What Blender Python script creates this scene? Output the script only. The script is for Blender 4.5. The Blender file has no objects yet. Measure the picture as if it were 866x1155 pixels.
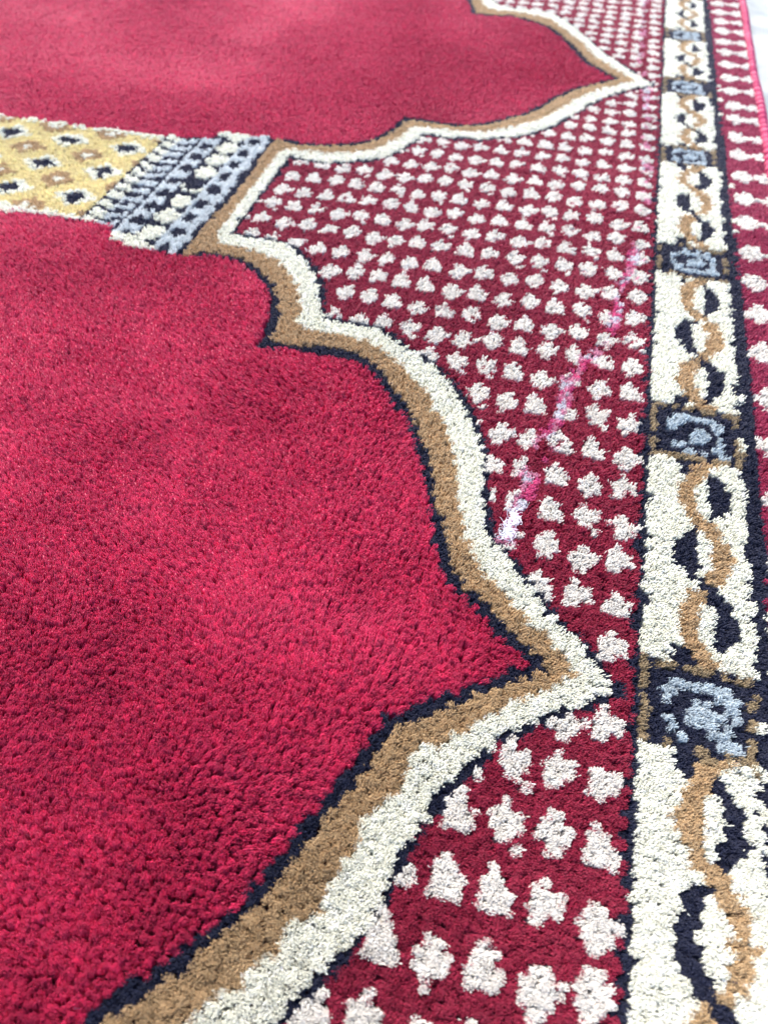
import bpy, math, random
import numpy as np
rng = np.random.default_rng(11)

# ------------------------------------------------------------ camera, sky, sun
S = 0.28                                   # metres from the pile tips up to the phone
FPX, CX, CY = 853.0, 433.0, 577.5          # focal length and centre, in photograph pixels
eX = np.array([0.96812767, 0.20399262, -0.14531285])   # carpet width axis seen from the camera
eY = np.array([0.24931822, -0.72966634, 0.63673186])   # carpet length axis
eZ = np.array([0.02385871, -0.65266687, -0.75726925])  # up

scene = bpy.context.scene
cam_data = bpy.data.cameras.new('camera')
cam = bpy.data.objects.new('camera', cam_data)
scene.collection.objects.link(cam)
scene.camera = cam
from mathutils import Matrix, Vector
Mx = Matrix(((eX[0], -eX[1], -eX[2], 0), (eY[0], -eY[1], -eY[2], 0), (eZ[0], -eZ[1], -eZ[2], S), (0, 0, 0, 1)))
cam.matrix_world = Mx
cam_data.sensor_fit = 'VERTICAL'
cam_data.sensor_height = 24.0
cam_data.lens = FPX / 1155.0 * 24.0
cam_data.clip_start = 0.01
cam_data.clip_end = 50
cam_data.dof.use_dof = True
cam_data.dof.focus_distance = 0.35
cam_data.dof.aperture_fstop = (cam_data.lens * 0.001) / 0.0025

world = bpy.data.worlds.new('World')
scene.world = world
world.use_nodes = True
wn = world.node_tree
SUN_EL, SUN_AZ = math.radians(48), math.radians(-38)    # azimuth from +Y towards +X
sky = wn.nodes.new('ShaderNodeTexSky')
sky.sky_type = 'NISHITA'
sky.sun_disc = False
sky.sun_elevation = SUN_EL
sky.sun_rotation = SUN_AZ
sky.air_density = 1.0
sky.dust_density = 3.0
sky.ozone_density = 1.0
bg = wn.nodes['Background']
bg.inputs['Strength'].default_value = 0.10
wn.links.new(sky.outputs[0], bg.inputs['Color'])

sd = bpy.data.lights.new('sun', 'SUN')
sd.energy = 1.5
sd.angle = math.radians(12)
sd.color = (1.0, 0.96, 0.9)
sun = bpy.data.objects.new('sun', sd)
scene.collection.objects.link(sun)
sdir = Vector((math.sin(SUN_AZ) * math.cos(SUN_EL), math.cos(SUN_AZ) * math.cos(SUN_EL), math.sin(SUN_EL)))
sun.rotation_euler = sdir.to_track_quat('Z', 'Y').to_euler()

scene.view_settings.view_transform = 'Standard'
scene.view_settings.look = 'None'
scene.view_settings.exposure = 2.2
scene.view_settings.gamma = 1.0

# ------------------------------------------------------------ materials
def principled(name):
    m = bpy.data.materials.new(name)
    m.use_nodes = True
    return m, m.node_tree, m.node_tree.nodes['Principled BSDF']

def pile_material(name, sheen=1.0, rough=0.5):
    m, nt, b = principled(name)
    a = nt.nodes.new('ShaderNodeAttribute')
    a.attribute_name = 'yarn'
    nt.links.new(a.outputs['Color'], b.inputs['Base Color'])
    b.inputs['Roughness'].default_value = rough
    b.inputs['Specular IOR Level'].default_value = 0.5
    b.inputs['Sheen Weight'].default_value = sheen
    b.inputs['Sheen Roughness'].default_value = 0.4
    mt = nt.nodes.new('ShaderNodeMix'); mt.data_type = 'RGBA'; mt.inputs[0].default_value = 0.2
    nt.links.new(a.outputs['Color'], mt.inputs[6]); mt.inputs[7].default_value = (1.0, 0.55, 0.72, 1)
    gm = nt.nodes.new('ShaderNodeGamma'); gm.inputs[1].default_value = 0.6
    nt.links.new(a.outputs['Color'], gm.inputs[0]); nt.links.new(gm.outputs[0], mt.inputs[6]); mt.inputs[7].default_value = (0.9, 0.72, 0.78, 1)
    nt.links.new(mt.outputs[2], b.inputs['Sheen Tint'])
    tr = nt.nodes.new('ShaderNodeBsdfTranslucent')
    nt.links.new(a.outputs['Color'], tr.inputs['Color'])
    mx = nt.nodes.new('ShaderNodeMixShader')
    mx.inputs[0].default_value = 0.36
    nt.links.new(b.outputs[0], mx.inputs[1])
    nt.links.new(tr.outputs[0], mx.inputs[2])
    nt.links.new(mx.outputs[0], nt.nodes['Material Output'].inputs['Surface'])
    return m
MAT_PILE = pile_material('cut_pile_yarn')

def marble_material():
    m, nt, b = principled('pale_marble')
    tc = nt.nodes.new('ShaderNodeTexCoord')
    n1 = nt.nodes.new('ShaderNodeTexNoise'); n1.inputs['Scale'].default_value = 9; n1.inputs['Detail'].default_value = 8
    n1.inputs['Distortion'].default_value = 1.2
    nt.links.new(tc.outputs['Object'], n1.inputs['Vector'])
    r = nt.nodes.new('ShaderNodeValToRGB')
    r.color_ramp.elements[0].position = 0.36; r.color_ramp.elements[0].color = (0.20, 0.225, 0.23, 1)
    r.color_ramp.elements[1].position = 0.56; r.color_ramp.elements[1].color = (0.30, 0.315, 0.315, 1)
    nt.links.new(n1.outputs['Fac'], r.inputs[0])
    nt.links.new(r.outputs[0], b.inputs['Base Color'])
    b.inputs['Roughness'].default_value = 0.7
    b.inputs['Specular IOR Level'].default_value = 0.2
    return m

def backing_material():
    m, nt, b = principled('woven_jute_backing')
    tc = nt.nodes.new('ShaderNodeTexCoord')
    w = nt.nodes.new('ShaderNodeTexWave'); w.inputs['Scale'].default_value = 260; w.inputs['Distortion'].default_value = 1.5
    nt.links.new(tc.outputs['Object'], w.inputs['Vector'])
    r = nt.nodes.new('ShaderNodeValToRGB')
    r.color_ramp.elements[0].color = (0.10, 0.02, 0.03, 1); r.color_ramp.elements[1].color = (0.16, 0.04, 0.05, 1)
    nt.links.new(w.outputs['Fac'], r.inputs[0]); nt.links.new(r.outputs[0], b.inputs['Base Color'])
    b.inputs['Roughness'].default_value = 0.9
    return m

def binding_material():
    m, nt, b = principled('pink_overlock_thread')
    tc = nt.nodes.new('ShaderNodeTexCoord')
    n = nt.nodes.new('ShaderNodeTexNoise'); n.inputs['Scale'].default_value = 900; n.inputs['Detail'].default_value = 3
    nt.links.new(tc.outputs['Object'], n.inputs['Vector'])
    r = nt.nodes.new('ShaderNodeValToRGB')
    r.color_ramp.elements[0].position = 0.3; r.color_ramp.elements[0].color = (0.40, 0.012, 0.075, 1)
    r.color_ramp.elements[1].position = 0.7; r.color_ramp.elements[1].color = (0.54, 0.03, 0.13, 1)
    nt.links.new(n.outputs['Fac'], r.inputs[0]); nt.links.new(r.outputs[0], b.inputs['Base Color'])
    b.inputs['Roughness'].default_value = 0.5
    b.inputs['Sheen Weight'].default_value = 0.4
    return m

# ------------------------------------------------------------ yarn colours (linear)
RED, DRED, CREAM, TAN, NAVY, LBLUE, YEL, WHITE, BRN, PINK, HOT, BWHITE, CAPB, PALEP = range(14)
PAL = np.array([
    (0.560, 0.0130, 0.084),  # RED field
    (0.370, 0.0110, 0.053),  # DRED spandrel
    (0.950, 0.940, 0.800),   # CREAM
    (0.600, 0.420, 0.225),   # TAN
    (0.009, 0.014, 0.048),   # NAVY
    (0.580, 0.660, 0.700),   # LBLUE
    (0.920, 0.800, 0.430),   # YEL
    (0.900, 0.855, 0.780),   # WHITE dots
    (0.400, 0.300, 0.170),   # BRN medallion frame
    (0.400, 0.018, 0.085),   # PINK outer border
    (0.840, 0.130, 0.340),   # HOT stain
    (0.900, 0.880, 0.920),   # BWHITE combed stained white
    (0.780, 0.820, 0.820),   # CAPB pale blue of the capital
    (0.880, 0.420, 0.560),   # PALEP pale pink scuff
])

# ------------------------------------------------------------ woven design, in carpet units (1 = S metres)
PX, PY = 0.01065, 0.01405                   # one knot
XMIN, XMAX, YMIN, YMAX = -3.3, 0.552, -0.34, 4.75
inner_low = [(-0.862,1.520),(-0.806,1.546),(-0.732,1.536),(-0.662,1.486),(-0.611,1.427),(-0.580,1.354),(-0.566,1.287),(-0.557,1.236),(-0.509,1.247),(-0.446,1.256),(-0.382,1.258),(-0.335,1.238),(-0.289,1.202),(-0.249,1.147),(-0.213,1.099),(-0.182,1.042),(-0.156,0.988),(-0.133,0.929),(-0.106,0.860),(-0.071,0.765),(-0.043,0.722),(-0.003,0.703),(0.026,0.671),(0.065,0.646),(0.108,0.616),(0.068,0.587),(0.027,0.558),(-0.005,0.527),(-0.035,0.512),(-0.086,0.464),(-0.104,0.429),(-0.124,0.376),(-0.151,0.316),(-0.162,0.287),(-0.179,0.241),(-0.192,0.205),(-0.224,0.164),(-0.248,0.127),(-0.281,0.089),(-0.312,0.053)]
outer_low = [(-0.807,1.647),(-0.731,1.643),(-0.643,1.634),(-0.578,1.580),(-0.527,1.510),(-0.496,1.439),(-0.466,1.371),(-0.414,1.369),(-0.334,1.361),(-0.265,1.318),(-0.198,1.271),(-0.149,1.223),(-0.107,1.157),(-0.073,1.094),(-0.048,1.028),(-0.041,0.981),(-0.025,0.910),(-0.001,0.843),(0.045,0.789),(0.089,0.739),(0.128,0.699),(0.173,0.662),(0.203,0.623),(0.230,0.602),(0.169,0.568),(0.134,0.537),(0.085,0.500),(0.050,0.458),(0.017,0.411),(-0.001,0.383),(-0.021,0.324),(-0.036,0.275),(-0.042,0.239),(-0.061,0.194),(-0.080,0.158),(-0.110,0.117),(-0.126,0.093)]
inner_up = [(-0.882,2.200),(-0.767,2.191),(-0.644,2.243),(-0.580,2.316),(-0.538,2.466),(-0.436,2.463),(-0.325,2.478),(-0.225,2.567),(-0.139,2.683),(-0.080,2.818),(0.001,2.926),(0.094,3.020),(-0.016,3.139),(-0.095,3.305),(-0.199,3.479),(-0.333,3.556),(-0.505,3.543)]
outer_up = [(-0.799,2.101),(-0.681,2.093),(-0.554,2.163),(-0.516,2.206),(-0.458,2.368),(-0.307,2.376),(-0.142,2.469),(-0.034,2.643),(0.040,2.798),(0.123,2.909),(0.222,2.997),(0.120,3.139),(0.024,3.271),(-0.075,3.467),(-0.179,3.627),(-0.294,3.675),(-0.425,3.678)]
def mirror(pts, ym, xcut):
    return [(x, 2 * ym - y) for x, y in reversed(pts) if x < xcut]
def smooth(pts, n=3):
    """fine polyline through the points, sharp corners kept"""
    P = np.array(pts); out = []
    for i in range(len(P) - 1):
        p0 = P[max(i - 1, 0)]; p1 = P[i]; p2 = P[i + 1]; p3 = P[min(i + 2, len(P) - 1)]
        def corner(a, b, c):
            u = b - a; v = c - b
            return np.dot(u, v) < 0.45 * np.linalg.norm(u) * np.linalg.norm(v)
        m1 = (p2 - p0) / 2 if not corner(p0, p1, p2) and i > 0 else (p2 - p1)
        m2 = (p3 - p1) / 2 if not corner(p1, p2, p3) and i < len(P) - 2 else (p2 - p1)
        for k in range(n):
            t = k / n
            out.append((2*t**3-3*t**2+1)*p1 + (t**3-2*t**2+t)*m1 + (-2*t**3+3*t**2)*p2 + (t**3-t**2)*m2)
    out.append(P[-1])
    return np.array(out)
PLI = smooth(inner_low + mirror(inner_low[:12], 0.6235, -0.33))
PLO = smooth(outer_low + mirror(outer_low[:11], 0.6235, -0.19))
PUI = smooth(inner_up + mirror(inner_up[:4], 3.035, -0.55))
PUO = smooth(outer_up + mirror(outer_up[:4], 3.035, -0.50))
cap_lo = [(-4.2, 1.575), (-1.417, 1.583), (-1.188, 1.600), (-1.10, 1.590), (-1.085, 1.545), (-1.061, 1.529), (-1.010, 1.523), (-0.887, 1.513)]
cap_hi = [(-0.912, 2.203), (-1.04, 2.195), (-1.075, 2.140), (-1.200, 2.118), (-1.448, 2.104), (-4.2, 2.10)]
def inpoly(P, x, y):
    P = np.asarray(P); n = len(P); c = np.zeros(x.shape, bool)
    for i in range(n):
        x1, y1 = P[i]; x2, y2 = P[(i + 1) % n]
        if y1 == y2: continue
        m = ((y1 > y) != (y2 > y)) & (x < (x2 - x1) * (y - y1) / (y2 - y1) + x1)
        c ^= m
    return c
def dpoly(P, x, y):
    P = np.asarray(P); d = np.full(x.shape, 9.0)
    for i in range(len(P) - 1):
        a = P[i]; b = P[i + 1] - a; L = b @ b
        if L < 1e-12: continue
        lo = np.minimum(P[i], P[i + 1]) - 0.2; hi = np.maximum(P[i], P[i + 1]) + 0.2
        m = (x > lo[0]) & (x < hi[0]) & (y > lo[1]) & (y < hi[1])
        if not m.any(): continue
        xm, ym = x[m], y[m]
        t = np.clip(((xm - a[0]) * b[0] + (ym - a[1]) * b[1]) / L, 0, 1)
        d[m] = np.minimum(d[m], np.hypot(xm - a[0] - t * b[0], ym - a[1] - t * b[1]))
    return d
FL = list(map(tuple, cap_lo)) + list(map(tuple, PLI)) + [(-0.887, -0.266), (-1.06, -0.28), (-1.10, -0.345), (-4.2, -0.345)]
FU = list(map(tuple, PUI)) + [(-0.91, 3.867), (-1.04, 3.87), (-1.09, 3.94), (-1.2, 3.95), (-4.2, 3.97)] + list(map(tuple, cap_hi[::-1]))
ONL = [(-4.2, 1.647)] + list(map(tuple, PLO)) + [(-4.2, -0.40)]
ONU = [(-4.2, 2.101)] + list(map(tuple, PUO)) + [(-4.2, 3.97)]
PCI = np.array([(-0.866, 1.520), (-0.885, 2.200)]); PCO = np.array([(-0.807, 1.647), (-0.800, 2.101)])
PCI2 = np.array([(-0.885, 3.87), (-0.885, 4.9)]); PCO2 = np.array([(-0.80, 3.969), (-0.80, 4.9)])

def vnoise(x, y, s, seed):
    """smooth value noise, wavelength s"""
    r = np.random.default_rng(seed); G = r.random((256, 256))
    u = x / s + 1000.37; v = y / s + 1000.11
    i = np.floor(u).astype(int); j = np.floor(v).astype(int); fx = u - i; fy = v - j
    fx = fx * fx * (3 - 2 * fx); fy = fy * fy * (3 - 2 * fy)
    g = lambda a, b: G[a % 256, b % 256]
    return (g(i, j) * (1 - fx) + g(i + 1, j) * fx) * (1 - fy) + (g(i, j + 1) * (1 - fx) + g(i + 1, j + 1) * fx) * fy

DOTX = np.array([.205, .144, .083, .022, -.037, -.096, -.160, -.221, -.284, -.343, -.400, -.457, -.518, -.578, -.638, -.700, -.762])
A = [0.685, .772, .858, .943, 1.028, 1.120, 1.219, 1.308, 1.397, 1.482, 1.572, 1.660, 1.750, 1.838, 1.918, 2.003, 2.091, 2.174, 2.256, 2.336, 2.416, 2.497, 2.578, 2.656, 2.733, 2.810, 2.885, 2.958]
B = [0.553, .469, .382, .298, .214, .130, .046, -.038, -.122, -.206, -.290]
C_ = [3.032 + .073 * k for k in range(24)]
DOTY = np.array(sorted(A + B + C_))
DOTX_DY = 0.008                              # rows sag very slightly across the cloth
MEDY = np.array([0.0, .600, 1.203, 1.855, 2.457, 3.017, 3.557, 4.10, 4.66])
MEDH = np.array([.075, .074, .078, .076, .066, .076, .064, .064, .064])
REDGE_Y = [-.4, .25, .5, .67, 1.2, 1.8, 2.5, 3.1, 4.0, 4.8]
REDGE_X = [.420, .422, .416, .420, .428, .424, .416, .408, .402, .400]
MOTY = np.array([4.70, 4.57, 4.42, 4.29, 4.155, 4.024, 3.897, 3.776, 3.661, 3.534, 3.413, 3.282, 3.152, 3.029, 2.893, 2.779, 2.636, 2.514, 2.366, 2.224, 2.089, 1.938, 1.797, 1.658, 1.511, 1.351, 1.206, 1.06, .91, .76, .61, .46, .31, .16, .01, -.14, -.29])[::-1]
STAIN = np.array([(.205, 4.6), (.164, 3.961), (.167, 3.295), (.196, 2.9), (.219, 2.3), (.222, 2.061), (.182, 1.734), (.165, 1.593), (.161, 1.486), (.118, 1.39), (.085, 1.289), (.077, 1.188), (.057, 1.090), (.043, 1.013), (.039, .943), (.028, .886), (.022, .840)])
MED = [
 "BBBBBBBBBBBBBBB",
 "BNNNNNNNNNNNNNB",
 "BNNNLLLLLLLNNNB",
 "BNNLLNNNNNLLNNB",
 "BNNLNNNLLNNLNNB",
 "BNNNNNLLLLNLNNB",
 "BNNLNNLLLNNLNNB",
 "BNNLLNNNNNLLNNB",
 "BNNNLLLLLLLLLNB",
 "BNNNNNNNNNNNNNB",
 "BBBBBBBBBBBBBBB"]
MEDA = np.array([[{'N': NAVY, 'B': BRN, 'L': LBLUE}[c] for c in r] for r in MED])

DOT_ART = [
 ["......", "..#...", ".####.", ".####.", "..##..", "....#."],
 ["......", "......", "..##..", ".####.", ".####.", "..#..."],
 ["......", "..#...", ".###..", ".####.", ".####.", "......"],
 ["......", "..##..", ".####.", ".####.", "..##..", "......"],
 ["......", "..#...", ".####.", ".####.", ".##...", "......"],
 ["......", "......", "..##..", ".#####", ".####.", "..##.."]]
DOTS = np.array([[[c == '#' for c in row] for row in a[::-1]] for a in DOT_ART])

def design(x, y, rnd, ci, ri, dy_i):
    """part id and yarn colour at every knot"""
    part = np.full(x.shape, 'x', dtype='U1'); col = np.full(x.shape, RED)
    inL = inpoly(FL, x, y); inU = inpoly(FU, x, y)
    oL = inpoly(ONL, x, y); oU = inpoly(ONU, x, y)
    inside = oL | oU | (x < -0.803)
    field = inL | inU
    di = np.minimum.reduce([dpoly(p, x, y) for p in (PLI, PUI, PCI, PCI2)])
    do = np.minimum.reduce([dpoly(p, x, y) for p in (PLO, PUO, PCO, PCO2)])
    border = x > 0.243
    # dotted spandrel
    sp = ~inside & ~border
    part[sp] = 's'; col[sp] = DRED
    ix = np.clip(np.floor((ci + 3) / 6.0).astype(int), 0, 60)
    iy = np.abs((ri + 1e-3)[:, None] - dy_i[None]).argmin(1)
    h = (ix * 73856093 ^ iy * 19349663) & 0xffff
    hr = np.random.default_rng(5).random((65536, 4))[h]
    cu = (ix * 6 - ci + 2).astype(int)        # knot column inside the dot, 0..5, left to right
    cv = (ri - dy_i[iy] + 3).astype(int)      # knot row inside the dot, upwards
    ok = (cu >= 0) & (cu < 6) & (cv >= 0) & (cv < 6)
    var = (hr[:, 0] * len(DOTS)).astype(int)
    dot = ok & DOTS[var, np.clip(cv, 0, 5), np.clip(cu, 0, 5)]
    dot &= (rnd > .02)
    dot &= (x > -.80)
    col[sp & dot] = WHITE
    # arch band
    band = inside & ~field & (x > -0.880)
    part[band] = 'a'
    t = di / (di + do + 1e-9)
    col[band] = np.where(t[band] < .50 + .10 * (rnd[band] - .5), TAN, CREAM)
    navy_i = (di < 0.0105 + .003 * (rnd - .5)) & ~border & (x > -0.862)
    navy_i |= (dpoly(PCI, x, y) < .004) & (x < -.87)
    lim = (y < .60) & (x > -.2)
    navy_o = (do < np.where(lim, 0.0078, 0.0080) + .004 * (rnd - .5)) & ~border & ~(lim & (rnd > .80))
    nav = (navy_i | navy_o) & (x > -0.885)
    part[nav] = 'a'; col[nav] = NAVY
    # fields
    f = field & ~nav
    part[f & inL] = 'f'; part[f & inU] = 'g'; col[f] = RED
    # column
    cl = inside & ~field & (x <= -0.880) & ~nav
    yf = np.where(y > 3.03, 6.07 - y, y)
    yc = yf - 1.853
    cap = cl & (x > -1.200)
    sh = cl & ~cap
    part[cap] = 'c'; part[sh] = 'h'
    col[sh] = YEL
    k = np.round((x + 1.270) / .1875); un = (x + 1.270 - .1875 * k)
    j = np.round(yc / .152); vn = yc - .152 * j
    dn = np.abs(un) / .044 + np.abs(vn) / .034
    navd = (dn < 1.0 + .4 * (rnd - .5)) & (np.abs(j) < 1.5)
    halo = (np.abs(un) / .055 + np.abs(vn) / .043 < 1.1) & (np.abs(j) < 1.5)
    k2 = np.round((x + 1.363) / .1875); ut = x + 1.363 - .1875 * k2
    j2 = np.round((yc - .076) / .152); vt = yc - .076 - .152 * j2
    dt = np.abs(ut) / .050 + np.abs(vt) / .042
    col[sh & halo] = CREAM
    col[sh & (dt < 1.05 + .3 * (rnd - .5))] = TAN
    col[sh & (dt < .35)] = CREAM
    col[sh & navd] = NAVY
    col[sh & (np.abs(yc) > .238)] = CREAM
    # capital: five strips
    col[cap] = CAPB
    col[cap & (x < -1.188)] = NAVY
    a1 = cap & (x >= -1.188) & (x < -1.095)
    ph = yc / .046 + .35 * np.sin((x + 1.19) / .095 * 3.1) + 100
    col[a1] = np.where((ph[a1] % 1) < .45, NAVY, np.where(x[a1] > -1.15, CAPB, CREAM))
    col[cap & (np.abs(x + 1.092) < .006)] = NAVY
    a2 = cap & (x >= -1.086) & (x < -1.032)
    v2 = (yc + 10) / .075
    col[a2] = np.where((np.hypot((x + 1.058) / .020, ((v2 % 1) - .5) / .33)[a2] < 1), NAVY, CAPB)
    col[cap & (np.abs(x + 1.030) < .0065)] = NAVY
    a3 = cap & (x >= -1.024) & (x < -.962)
    v3 = (yc + .01 + 10) / .083
    bead = np.hypot((x + .994) / .028, ((v3 % 1) - .5) / .40) < 1
    col[a3] = np.where(bead[a3], CREAM, NAVY)
    col[cap & (np.abs(yc) < .030) & (np.abs(x + .994) < .04 - np.abs(yc))] = NAVY
    a4 = cap & (x >= -.962) & (x < -.897)
    v4 = (yc + .03 + 10) / .078
    col[a4] = np.where((np.hypot((x + .937) / .020, ((v4 % 1) - .5) / .32)[a4] < 1), NAVY, CAPB)
    col[cap & (x > -.897)] = NAVY
    col[cap & ((yc < -.285) & (x < -1.0))] = CREAM
    col[cap & ((yc > .315) & (x < -.98))] = CREAM
    # side border
    part[border] = 'b'
    R = np.interp(y, REDGE_Y, REDGE_X)
    w = (x - .256) / (R - .256)
    col[border] = CREAM
    im = np.abs(y[:, None] - MEDY[None]).argmin(1)
    q = (y - MEDY[im]) / MEDH[im]
    med = border & (np.abs(q) < 1.0) & (w >= 0) & (w < 1)
    above = MEDY[np.clip(np.searchsorted(MEDY, y), 1, len(MEDY) - 1)] ; ja = np.clip(np.searchsorted(MEDY, y), 1, len(MEDY) - 1)
    top = MEDY[ja] - MEDH[ja]; bot = MEDY[ja - 1] + MEDH[ja - 1]
    T = np.clip((top - y) / (top - bot), 0, 1)          # 0 at the upper medallion, 1 at the lower one
    phi = np.pi * (T - .04) / .307
    lob = np.sin(phi)
    ut_ = .565 - .185 * np.sign(lob) * np.abs(lob) ** .8
    un_ = .555 + .200 * np.sign(lob) * np.abs(lob) ** .8
    cr = border & ~med & (w >= 0) & (w < 1)
    link = (T > .5) & (T < .80)
    nv = cr & (np.abs(w - un_) < (np.where(link, .075, .025) + np.where(link, .055, .105) * np.abs(lob)) * (1 + .3 * (rnd - .5)))
    col[nv] = NAVY
    tn = cr & (np.abs(w - ut_) < .098 * (1 + .5 * (rnd - .5))) & ~(nv & ((np.abs(lob) > .4) | link))
    col[tn] = TAN
    # navy wedge hanging from each medallion at the left of centre
    col[cr & (T < .085) & (np.abs(w - .36) < .12 - T)] = NAVY
    col[cr & (T > .93) & (np.abs(w - .33) < .10)] = NAVY
    rr = np.clip(((1 - q) / 2 * 11).astype(int), 0, 10); cc = np.clip((w * 15).astype(int), 0, 14)
    col[med] = MEDA[rr[med], cc[med]]
    col[med & (col == BRN) & (rnd > .78)] = NAVY
    col[border & (x < .256 + .008 * (rnd - .6))] = NAVY
    navr = border & (w >= 1.0 + .09 * (rnd - .75)) & (x < R + .028)
    col[navr] = NAVY
    le = (x > .234 + .010 * rnd) & (x <= .243)
    part[le] = 'b'; col[le] = NAVY
    # outer red border
    ob = border & (x >= R + .028 + .006 * (rnd - .5))
    part[ob] = 'o'; col[ob] = PINK
    cxm = np.interp(y, [0, 1.3, 2.77, 4.04], [.488, .487, .481, .468])
    jm = np.abs((y[:, None] - MOTY[None])).argmin(1); vm = (y - MOTY[jm])
    m1 = (np.abs(x - cxm) / .030) ** 1.6 + (np.abs(vm) / .036) ** 1.6 < 1
    dx = x - cxm - .072
    m2 = (np.abs(dx) < .030) & (np.abs(vm) < .010 + .034 * (dx + .030) / .045) & (np.abs(vm) < .046)
    m3 = (np.abs(x - cxm - .036) < .02) & (np.abs(vm) < .008)
    col[ob & (m1 | m2 | m3)] = WHITE
    # the pulled, dye-smeared line across the dots
    ds = dpoly(STAIN, x, y)
    wd = np.where(y < 1.55, .0115, .0095) + .012 * (vnoise(x, y, .06, 9) - .4)
    on = (ds < wd) & (vnoise(x, y, .055, 21) > np.where(y < 1.6, .28, .55)) & (part == 's')
    white = col == WHITE
    near = y < 2.2
    col[on & white] = BWHITE
    col[on & ~white & near] = np.where(rnd[on & ~white & near] > .45, HOT, np.where(rnd[on & ~white & near] > .15, PALEP, BWHITE))
    col[on & ~white & ~near & (rnd > .4)] = PALEP
    spill = (ds < wd * 1.7) & white & (part == 's') & (rnd > .7)
    col[spill] = PALEP
    return part, col, ds

# ------------------------------------------------------------ knots
# columns: six to a dot; rows: six to a dot row, nine where the design turns round at an arch tip
cidx = np.arange(-33, 340)                   # column number, 0 at the dot column next to the border, growing to the left
dx_i = np.arange(len(DOTX)) * 6.0
gxs = np.where(cidx < 0, DOTX[0] - cidx * .01065, np.interp(cidx, dx_i, DOTX))
gxs = np.where(cidx > dx_i[-1], DOTX[-1] - (cidx - dx_i[-1]) * .01035, gxs)
keep = (gxs < XMAX) & (gxs > XMIN); cidx = cidx[keep]; gxs = gxs[keep]
dy_i = [0.0]
for k in range(1, len(DOTY)):
    dy_i.append(dy_i[-1] + (9 if DOTY[k] - DOTY[k - 1] > .11 else 6))
dy_i = np.array(dy_i)
ridx = np.arange(-3, int(dy_i[-1]) + 1)
gys = np.where(ridx < 0, DOTY[0] + ridx * .014, np.interp(ridx, dy_i, DOTY))
nx, ny = len(gxs), len(gys)
gx, gy = np.meshgrid(gxs, gys)
gci, gri = np.meshgrid(cidx, ridx)
kci, kri = gci.ravel(), gri.ravel()
kx = gx.ravel(); ky = gy.ravel()
krow = np.repeat(np.arange(ny), nx)
jx = kx + PX * .30 * (rng.random(kx.size) - .5); jy = ky + PY * .30 * (rng.random(kx.size) - .5)
kpart, kcol, kds = design(jx, jy, rng.random(kx.size), kci, kri, dy_i)

# every knot shows two cut yarn ends, one behind the other
tx = np.concatenate([kx, kx]); ty = np.concatenate([ky - PY * .235, ky + PY * .235])
tp = np.concatenate([kpart, kpart]); tc = np.concatenate([kcol, kcol]); tds = np.concatenate([kds, kds])
N = tx.size
tx = tx + PX * .30 * (rng.random(N) - .5) + np.concatenate([0 * kx, 0 * kx + PX * .12])
ty = ty + PY * .16 * (rng.random(N) - .5)

H = 0.036                                    # pile length
BASE = -0.74 * H                             # where the drawn part of the yarn starts
# lie of the pile: a slow brushing pattern plus local disorder
n1 = vnoise(tx, ty, .42, 1) + .5 * vnoise(tx, ty, .17, 2) + .3 * vnoise(tx, ty, .07, 3) - .9
n2 = vnoise(tx, ty, .38, 4) + .5 * vnoise(tx, ty, .15, 5) + .3 * vnoise(tx, ty, .06, 6) - .9
fieldm = (tp == 'f') | (tp == 'g')
amp = np.where(fieldm, np.interp(ty, [1.2, 2.4], [.95, .50]), .22)
lx = (.18 + amp * n1 + .11 * rng.normal(size=N)) * H * .6
ly = (-.16 + amp * n2 + .09 * rng.normal(size=N)) * H * .6
# the left of the near field has been brushed away from the border, so the yarn sides catch the light
wl = np.clip((-.10 - tx - .25 * (ty - 1)) / .35, 0, 1) * fieldm * np.clip((ty - .35) / .3, 0, 1)
lx = lx - .32 * wl * H * .6; ly = ly + .34 * wl * H * .6
st = tds < .016
lx = np.where(st & (tp == 's'), lx - .05 * H, lx); ly = np.where(st & (tp == 's'), ly - .16 * H, ly)
taller = np.isin(tc, [CREAM, TAN]) * .05 * H + np.isin(tc, [WHITE, LBLUE]) * .03 * H - np.isin(tc, [NAVY]) * .05 * H
hz = (rng.normal(size=N) * np.where(fieldm, .045, np.where(np.isin(tc, [CREAM, WHITE]), .016, .028)) + .10 * (vnoise(tx, ty, .03, 8) - .5)) * H + taller

# colour per yarn end
tone = np.exp(rng.normal(size=N) * np.where(fieldm, .09, .05))
base = PAL[tc] * tone[:, None]
tufted = {}

def project(x, y, z=0.0):
    """photograph pixel of a carpet point"""
    p = x[:, None] * eX + y[:, None] * eY + ((z - 1.0) * np.ones_like(x))[:, None] * eZ
    w = np.maximum(p[:, 2], 1e-3)
    return CX + FPX * p[:, 0] / w, CY + FPX * p[:, 1] / w, p[:, 2]
u_, v_, dep = project(tx, ty)
vis = (u_ > -50) & (u_ < 916) & (v_ > -40) & (v_ < 1215) & (dep > .05)
du = (FPX / np.maximum(dep, .1)) * PX * .886
dv = du * (PY * .5 / PX) * np.clip((1.0 / np.maximum(dep, .1)), .05, 1.2)
area = du * dv
FIB_AREA = 1.0
nf = np.where(vis, np.clip(np.round(area / FIB_AREA), 11, 60), 4).astype(int)
frad = np.where(vis, np.clip(.45 / (.886 * FPX / np.maximum(dep, .1)), .0006, .0040), .0030)
print('yarn ends', N, 'visible', vis.sum(), 'fibres', nf.sum())

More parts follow.
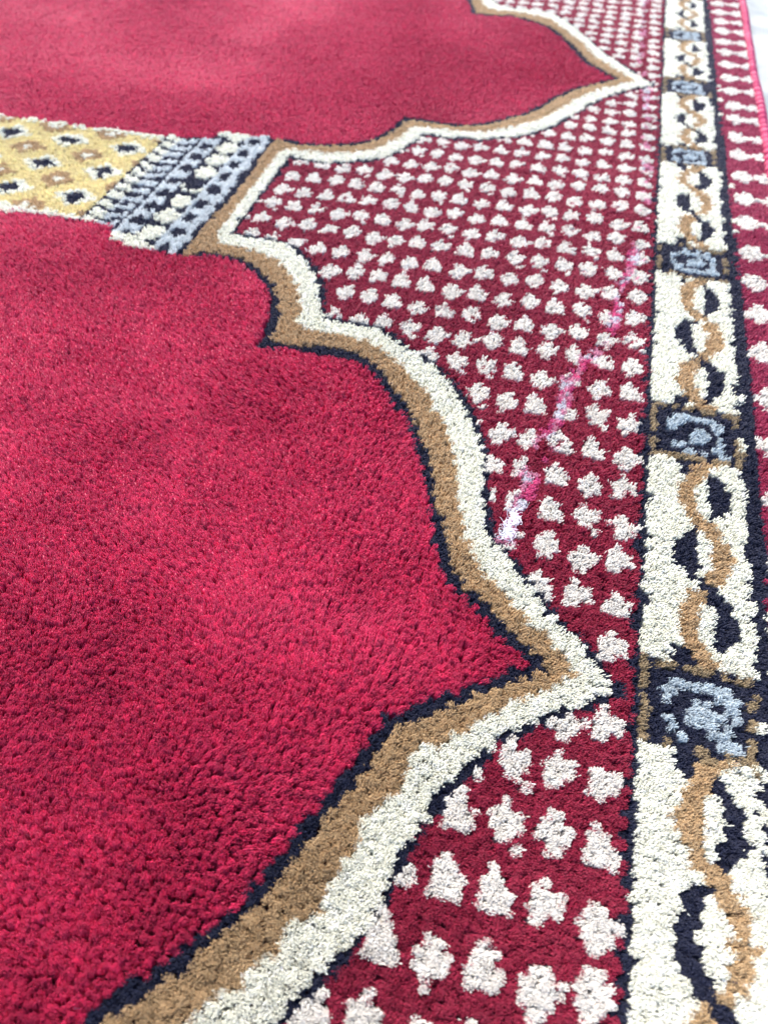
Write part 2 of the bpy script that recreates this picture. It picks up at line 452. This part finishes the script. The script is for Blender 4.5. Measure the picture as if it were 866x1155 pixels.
def finish_mesh(name, verts, faces4, faces3, cols, mat, parent):
    """link one mesh made of quads and triangles with a colour per vertex"""
    me = bpy.data.meshes.new(name)
    nv = len(verts); me.vertices.add(nv)
    me.vertices.foreach_set('co', (verts * S).astype(np.float32).ravel())
    l4 = faces4.size; l3 = faces3.size
    me.loops.add(l4 + l3)
    me.loops.foreach_set('vertex_index', np.concatenate([faces4.ravel(), faces3.ravel()]).astype(np.int32))
    me.polygons.add(len(faces4) + len(faces3))
    starts = np.concatenate([np.arange(len(faces4)) * 4, l4 + np.arange(len(faces3)) * 3]).astype(np.int32)
    me.polygons.foreach_set('loop_start', starts)
    me.update(calc_edges=True)
    a = me.attributes.new('yarn', 'BYTE_COLOR', 'POINT')
    c4 = np.ones((nv, 4), np.float32); c4[:, :3] = np.clip(cols, 0, 1)
    a.data.foreach_set('color', c4.ravel())
    me.materials.append(mat)
    o = bpy.data.objects.new(name, me)
    scene.collection.objects.link(o)
    o.parent = parent
    return o

wide = np.where(fieldm, .54, np.where(tc == CREAM, .74, np.where(tc == WHITE, .64, .66))); dome = np.where(fieldm, .13, np.where(np.isin(tc, [CREAM, WHITE]), .04, .06))
def build_pile(name, sel, parent, label=None):
    idx = np.nonzero(sel)[0]
    if idx.size == 0: return None
    # cores: a soft five sided cone that closes the yarn end
    n = idx.size
    a5 = np.arange(5) * 2 * np.pi / 5
    rot = rng.random(n) * 6.28
    ring0 = np.stack([PX * .52 * np.cos(a5[None] + rot[:, None]), PY * .27 * np.sin(a5[None] + rot[:, None])], 2)
    b0 = np.stack([tx[idx], ty[idx], np.full(n, BASE)], 1)
    tip = np.stack([tx[idx] + lx[idx], ty[idx] + ly[idx], hz[idx] - .10 * H], 1)
    vs = np.zeros((n, 11, 3))
    vs[:, :5, :2] = b0[:, None, :2] + ring0 * .9; vs[:, :5, 2] = BASE
    k = .72
    midp = b0 * (1 - k) + tip * k
    vs[:, 5:10, :2] = midp[:, None, :2] + ring0 * .95 * (1 + .3 * (rng.random((n, 5, 1)) - .5)); vs[:, 5:10, 2] = midp[:, None, 2]
    vs[:, 10] = tip
    f4 = np.array([[i, (i + 1) % 5, 5 + (i + 1) % 5, 5 + i] for i in range(5)])
    f3 = np.array([[5 + i, 5 + (i + 1) % 5, 10] for i in range(5)])
    off = (np.arange(n) * 11)[:, None, None]
    V = [vs.reshape(-1, 3)]; Q = [(f4[None] + off).reshape(-1, 4)]; T3 = [(f3[None] + off).reshape(-1, 3)]
    C = [np.repeat(base[idx], 11, axis=0)]
    # fibres
    rep = np.repeat(idx, nf[idx]); m = rep.size
    rr = np.sqrt(rng.random(m)); an = rng.random(m) * 6.28
    ox, oy = rr * np.cos(an), rr * np.sin(an)
    fr = frad[rep] * np.where(np.isin(tc[rep], [CREAM, WHITE]), 1.35, 1.0)
    fuzz = np.where(np.isin(tc[rep], [CREAM, TAN, WHITE]), 1.12, 1.0)
    P0 = np.stack([tx[rep] + ox * PX * .36, ty[rep] + oy * PY * .20, np.full(m, BASE) + .25 * H * rng.random(m)], 1)
    P2 = np.stack([tx[rep] + lx[rep] + ox * PX * wide[rep] + rng.normal(size=m) * PX * .10 * fuzz,
                   ty[rep] + ly[rep] + oy * PY * wide[rep] * .62 + rng.normal(size=m) * PY * .07 * fuzz,
                   hz[rep] - dome[rep] * H * rr ** 2 + rng.normal(size=m) * .022 * H], 1)
    P2[:, :2] += (.3 * np.clip(dep[rep] - 1.2, 0, 2) / 2)[:, None] * (P0[:, :2] + np.stack([lx[rep], ly[rep]], 1) - P2[:, :2])
    stray = rng.random(m) < .012
    P2[:, 0] += stray * rng.normal(size=m) * PX * .5
    P2[:, 2] += stray * rng.random(m) * .16 * H
    P1 = .42 * P0 + .58 * P2
    P1[:, 0] += ox * PX * .10 + rng.normal(size=m) * PX * .06
    P1[:, 1] += oy * PY * .06 + rng.normal(size=m) * PY * .04
    a3 = np.arange(3) * 2 * np.pi / 3; rt = rng.random(m) * 6.28
    cs = np.stack([np.cos(a3[None] + rt[:, None]), np.sin(a3[None] + rt[:, None]), np.zeros((m, 3))], 2)
    vs = np.zeros((m, 9, 3))
    vs[:, 0:3] = P0[:, None] + cs * fr[:, None, None]
    vs[:, 3:6] = P1[:, None] + cs * fr[:, None, None] * 1.15
    vs[:, 6:9] = P2[:, None] + cs * fr[:, None, None] * .75
    f4 = np.array([[r * 3 + i, r * 3 + (i + 1) % 3, r * 3 + 3 + (i + 1) % 3, r * 3 + 3 + i] for r in range(2) for i in range(3)])
    f3 = np.array([[6, 7, 8]])
    off = (n * 11 + np.arange(m) * 9)[:, None, None]
    V.append(vs.reshape(-1, 3)); Q.append((f4[None] + off).reshape(-1, 4)); T3.append((f3[None] + off).reshape(-1, 3))
    fc = base[rep] * np.exp(rng.normal(size=m) * .10)[:, None]
    C.append(np.repeat(fc, 9, axis=0))
    o = finish_mesh(name, np.concatenate(V), np.concatenate(Q), np.concatenate(T3), np.concatenate(C), MAT_PILE, parent)
    if label: o['label'] = label
    return o

# ------------------------------------------------------------ setting: the floor
def grid_object(name, verts, faces, mat, parent=None):
    me = bpy.data.meshes.new(name); me.from_pydata(verts, [], faces); me.update()
    me.materials.append(mat)
    o = bpy.data.objects.new(name, me); scene.collection.objects.link(o); o.parent = parent
    return o
FZ = (-H - .016) * S
fl = grid_object('floor', [(-3, -2, FZ), (3, -2, FZ), (3, 4, FZ), (-3, 4, FZ)], [(0, 1, 2, 3)], marble_material())
fl['kind'] = 'structure'

# ------------------------------------------------------------ the carpet
carpet = bpy.data.objects.new('prayer_carpet', None)
carpet.location = (0, 0, 0)
scene.collection.objects.link(carpet)
carpet['label'] = 'crimson cut-pile prayer carpet with scalloped arches, dotted corners and a cream and navy border'
carpet['category'] = 'carpet'

x0, x1, y0, y1 = XMIN * S, (XMAX + .012) * S, YMIN * S, YMAX * S
zt, zb = (BASE - .02 * H) * S, (-H - .015) * S
bk = grid_object('backing', [(x0, y0, zb), (x1, y0, zb), (x1, y1, zb), (x0, y1, zb), (x0, y0, zt), (x1, y0, zt), (x1, y1, zt), (x0, y1, zt)],
                 [(0, 3, 2, 1), (4, 5, 6, 7), (0, 1, 5, 4), (1, 2, 6, 5), (2, 3, 7, 6), (3, 0, 4, 7)], backing_material(), carpet)

xmid = -0.33
build_pile('red_field', tp == 'f', carpet, 'near crimson field inside the large arch')
build_pile('red_field', tp == 'g', carpet, 'far crimson field inside the upper arch')
build_pile('arch_outline', tp == 'a', carpet, 'gold and cream scalloped arch line edged in navy')
build_pile('dotted_corner', (tp == 's') & (ty > .61) & (ty < 3.01), carpet, 'dark red ground with white dots between the two arches')
build_pile('dotted_corner', (tp == 's') & (ty <= .61), carpet, 'dark red ground with white dots below the arch tip')
build_pile('dotted_corner', (tp == 's') & (ty >= 3.01), carpet, 'dark red ground with white dots beyond the far arch tip')
build_pile('column_shaft', tp == 'h', carpet, 'pale yellow column shaft with navy and tan diamonds')
build_pile('column_capital', tp == 'c', carpet, 'light blue column capital with navy outlines')
build_pile('patterned_border', tp == 'b', carpet, 'cream border with intertwined navy and gold strands and square medallions')
build_pile('outer_border', tp == 'o', carpet, 'pinkish red outer border with pale paired motifs')

# overlocked edge: a rounded roll of thread with fine cross ridges
bv, bf = [], []
nb = 2600; prof = 9
ys = np.linspace(YMIN, YMAX, nb)
for i, yv in enumerate(ys):
    rdg = .0012 * math.sin(i * 2.2) + .0010 * random.Random(i).random()
    wob = .0025 * math.sin(yv * 5.1) + .0015 * math.sin(yv * 13.0)
    for k in range(prof):
        a = math.pi * (1 - k / (prof - 1))
        hw = .0215 + rdg
        bv.append(((.5780 + wob + hw * math.cos(a)) * S, yv * S, (-H - .012 + (.047 + rdg) * math.sin(a) ** .7) * S))
for i in range(nb - 1):
    for k in range(prof - 1):
        p = i * prof + k
        bf.append((p, p + 1, p + prof + 1, p + prof))
bo = grid_object('edge_binding', bv, bf, binding_material(), carpet)
bo['label'] = 'bright pink overlocked edge along the carpet side'

# a wisp of pale fluff caught where the streak meets the arch
lr = random.Random(4)
fv, ff, fc_ = [], [], []
def fibre_tube(p0, length, rad, turn):
    """one curled fibre as a thin five sided tube"""
    n = 14; a = lr.uniform(0, 6.28); e = lr.uniform(-.1, .5); p = Vector(p0); st = length / n; b0 = len(fv)
    da = lr.uniform(-turn, turn)
    for q in range(n):
        d = Vector((math.cos(a) * math.cos(e), math.sin(a) * math.cos(e), math.sin(e)))
        sx = d.cross(Vector((0, 0, 1))).normalized(); sy = sx.cross(d)
        rr = rad * (1 - .6 * q / n)
        for k in range(5):
            t = k * 6.2832 / 5
            fv.append(p + sx * rr * math.cos(t) + sy * rr * math.sin(t))
        p = p + d * st; a += da + lr.uniform(-.25, .25); e += lr.uniform(-.45, .30); e = max(-.6, min(.7, e))
        if p.z < .002 * S: e = .35
        if q:
            for k in range(5):
                u0 = b0 + (q - 1) * 5 + k; u1 = b0 + (q - 1) * 5 + (k + 1) % 5
                ff.append((u0, u1, u1 + 5, u0 + 5))
for k in range(90):
    t = lr.random()
    fibre_tube(((.020 + .012 * t + lr.gauss(0, .004)) * S, (.840 + .055 * t + lr.gauss(0, .004)) * S, .001 * S), lr.uniform(.012, .034) * S, .00042 * S, .5)
lm, lnt, lb = principled('white_lint')
lb.inputs['Base Color'].default_value = (.80, .82, .92, 1)
lb.inputs['Roughness'].default_value = .6
lint = grid_object('fluff', [tuple(v) for v in fv], ff, lm)
lint['label'] = 'wisp of bluish white fluff at the lower end of the pale pink streak'
lint['category'] = 'fluff'
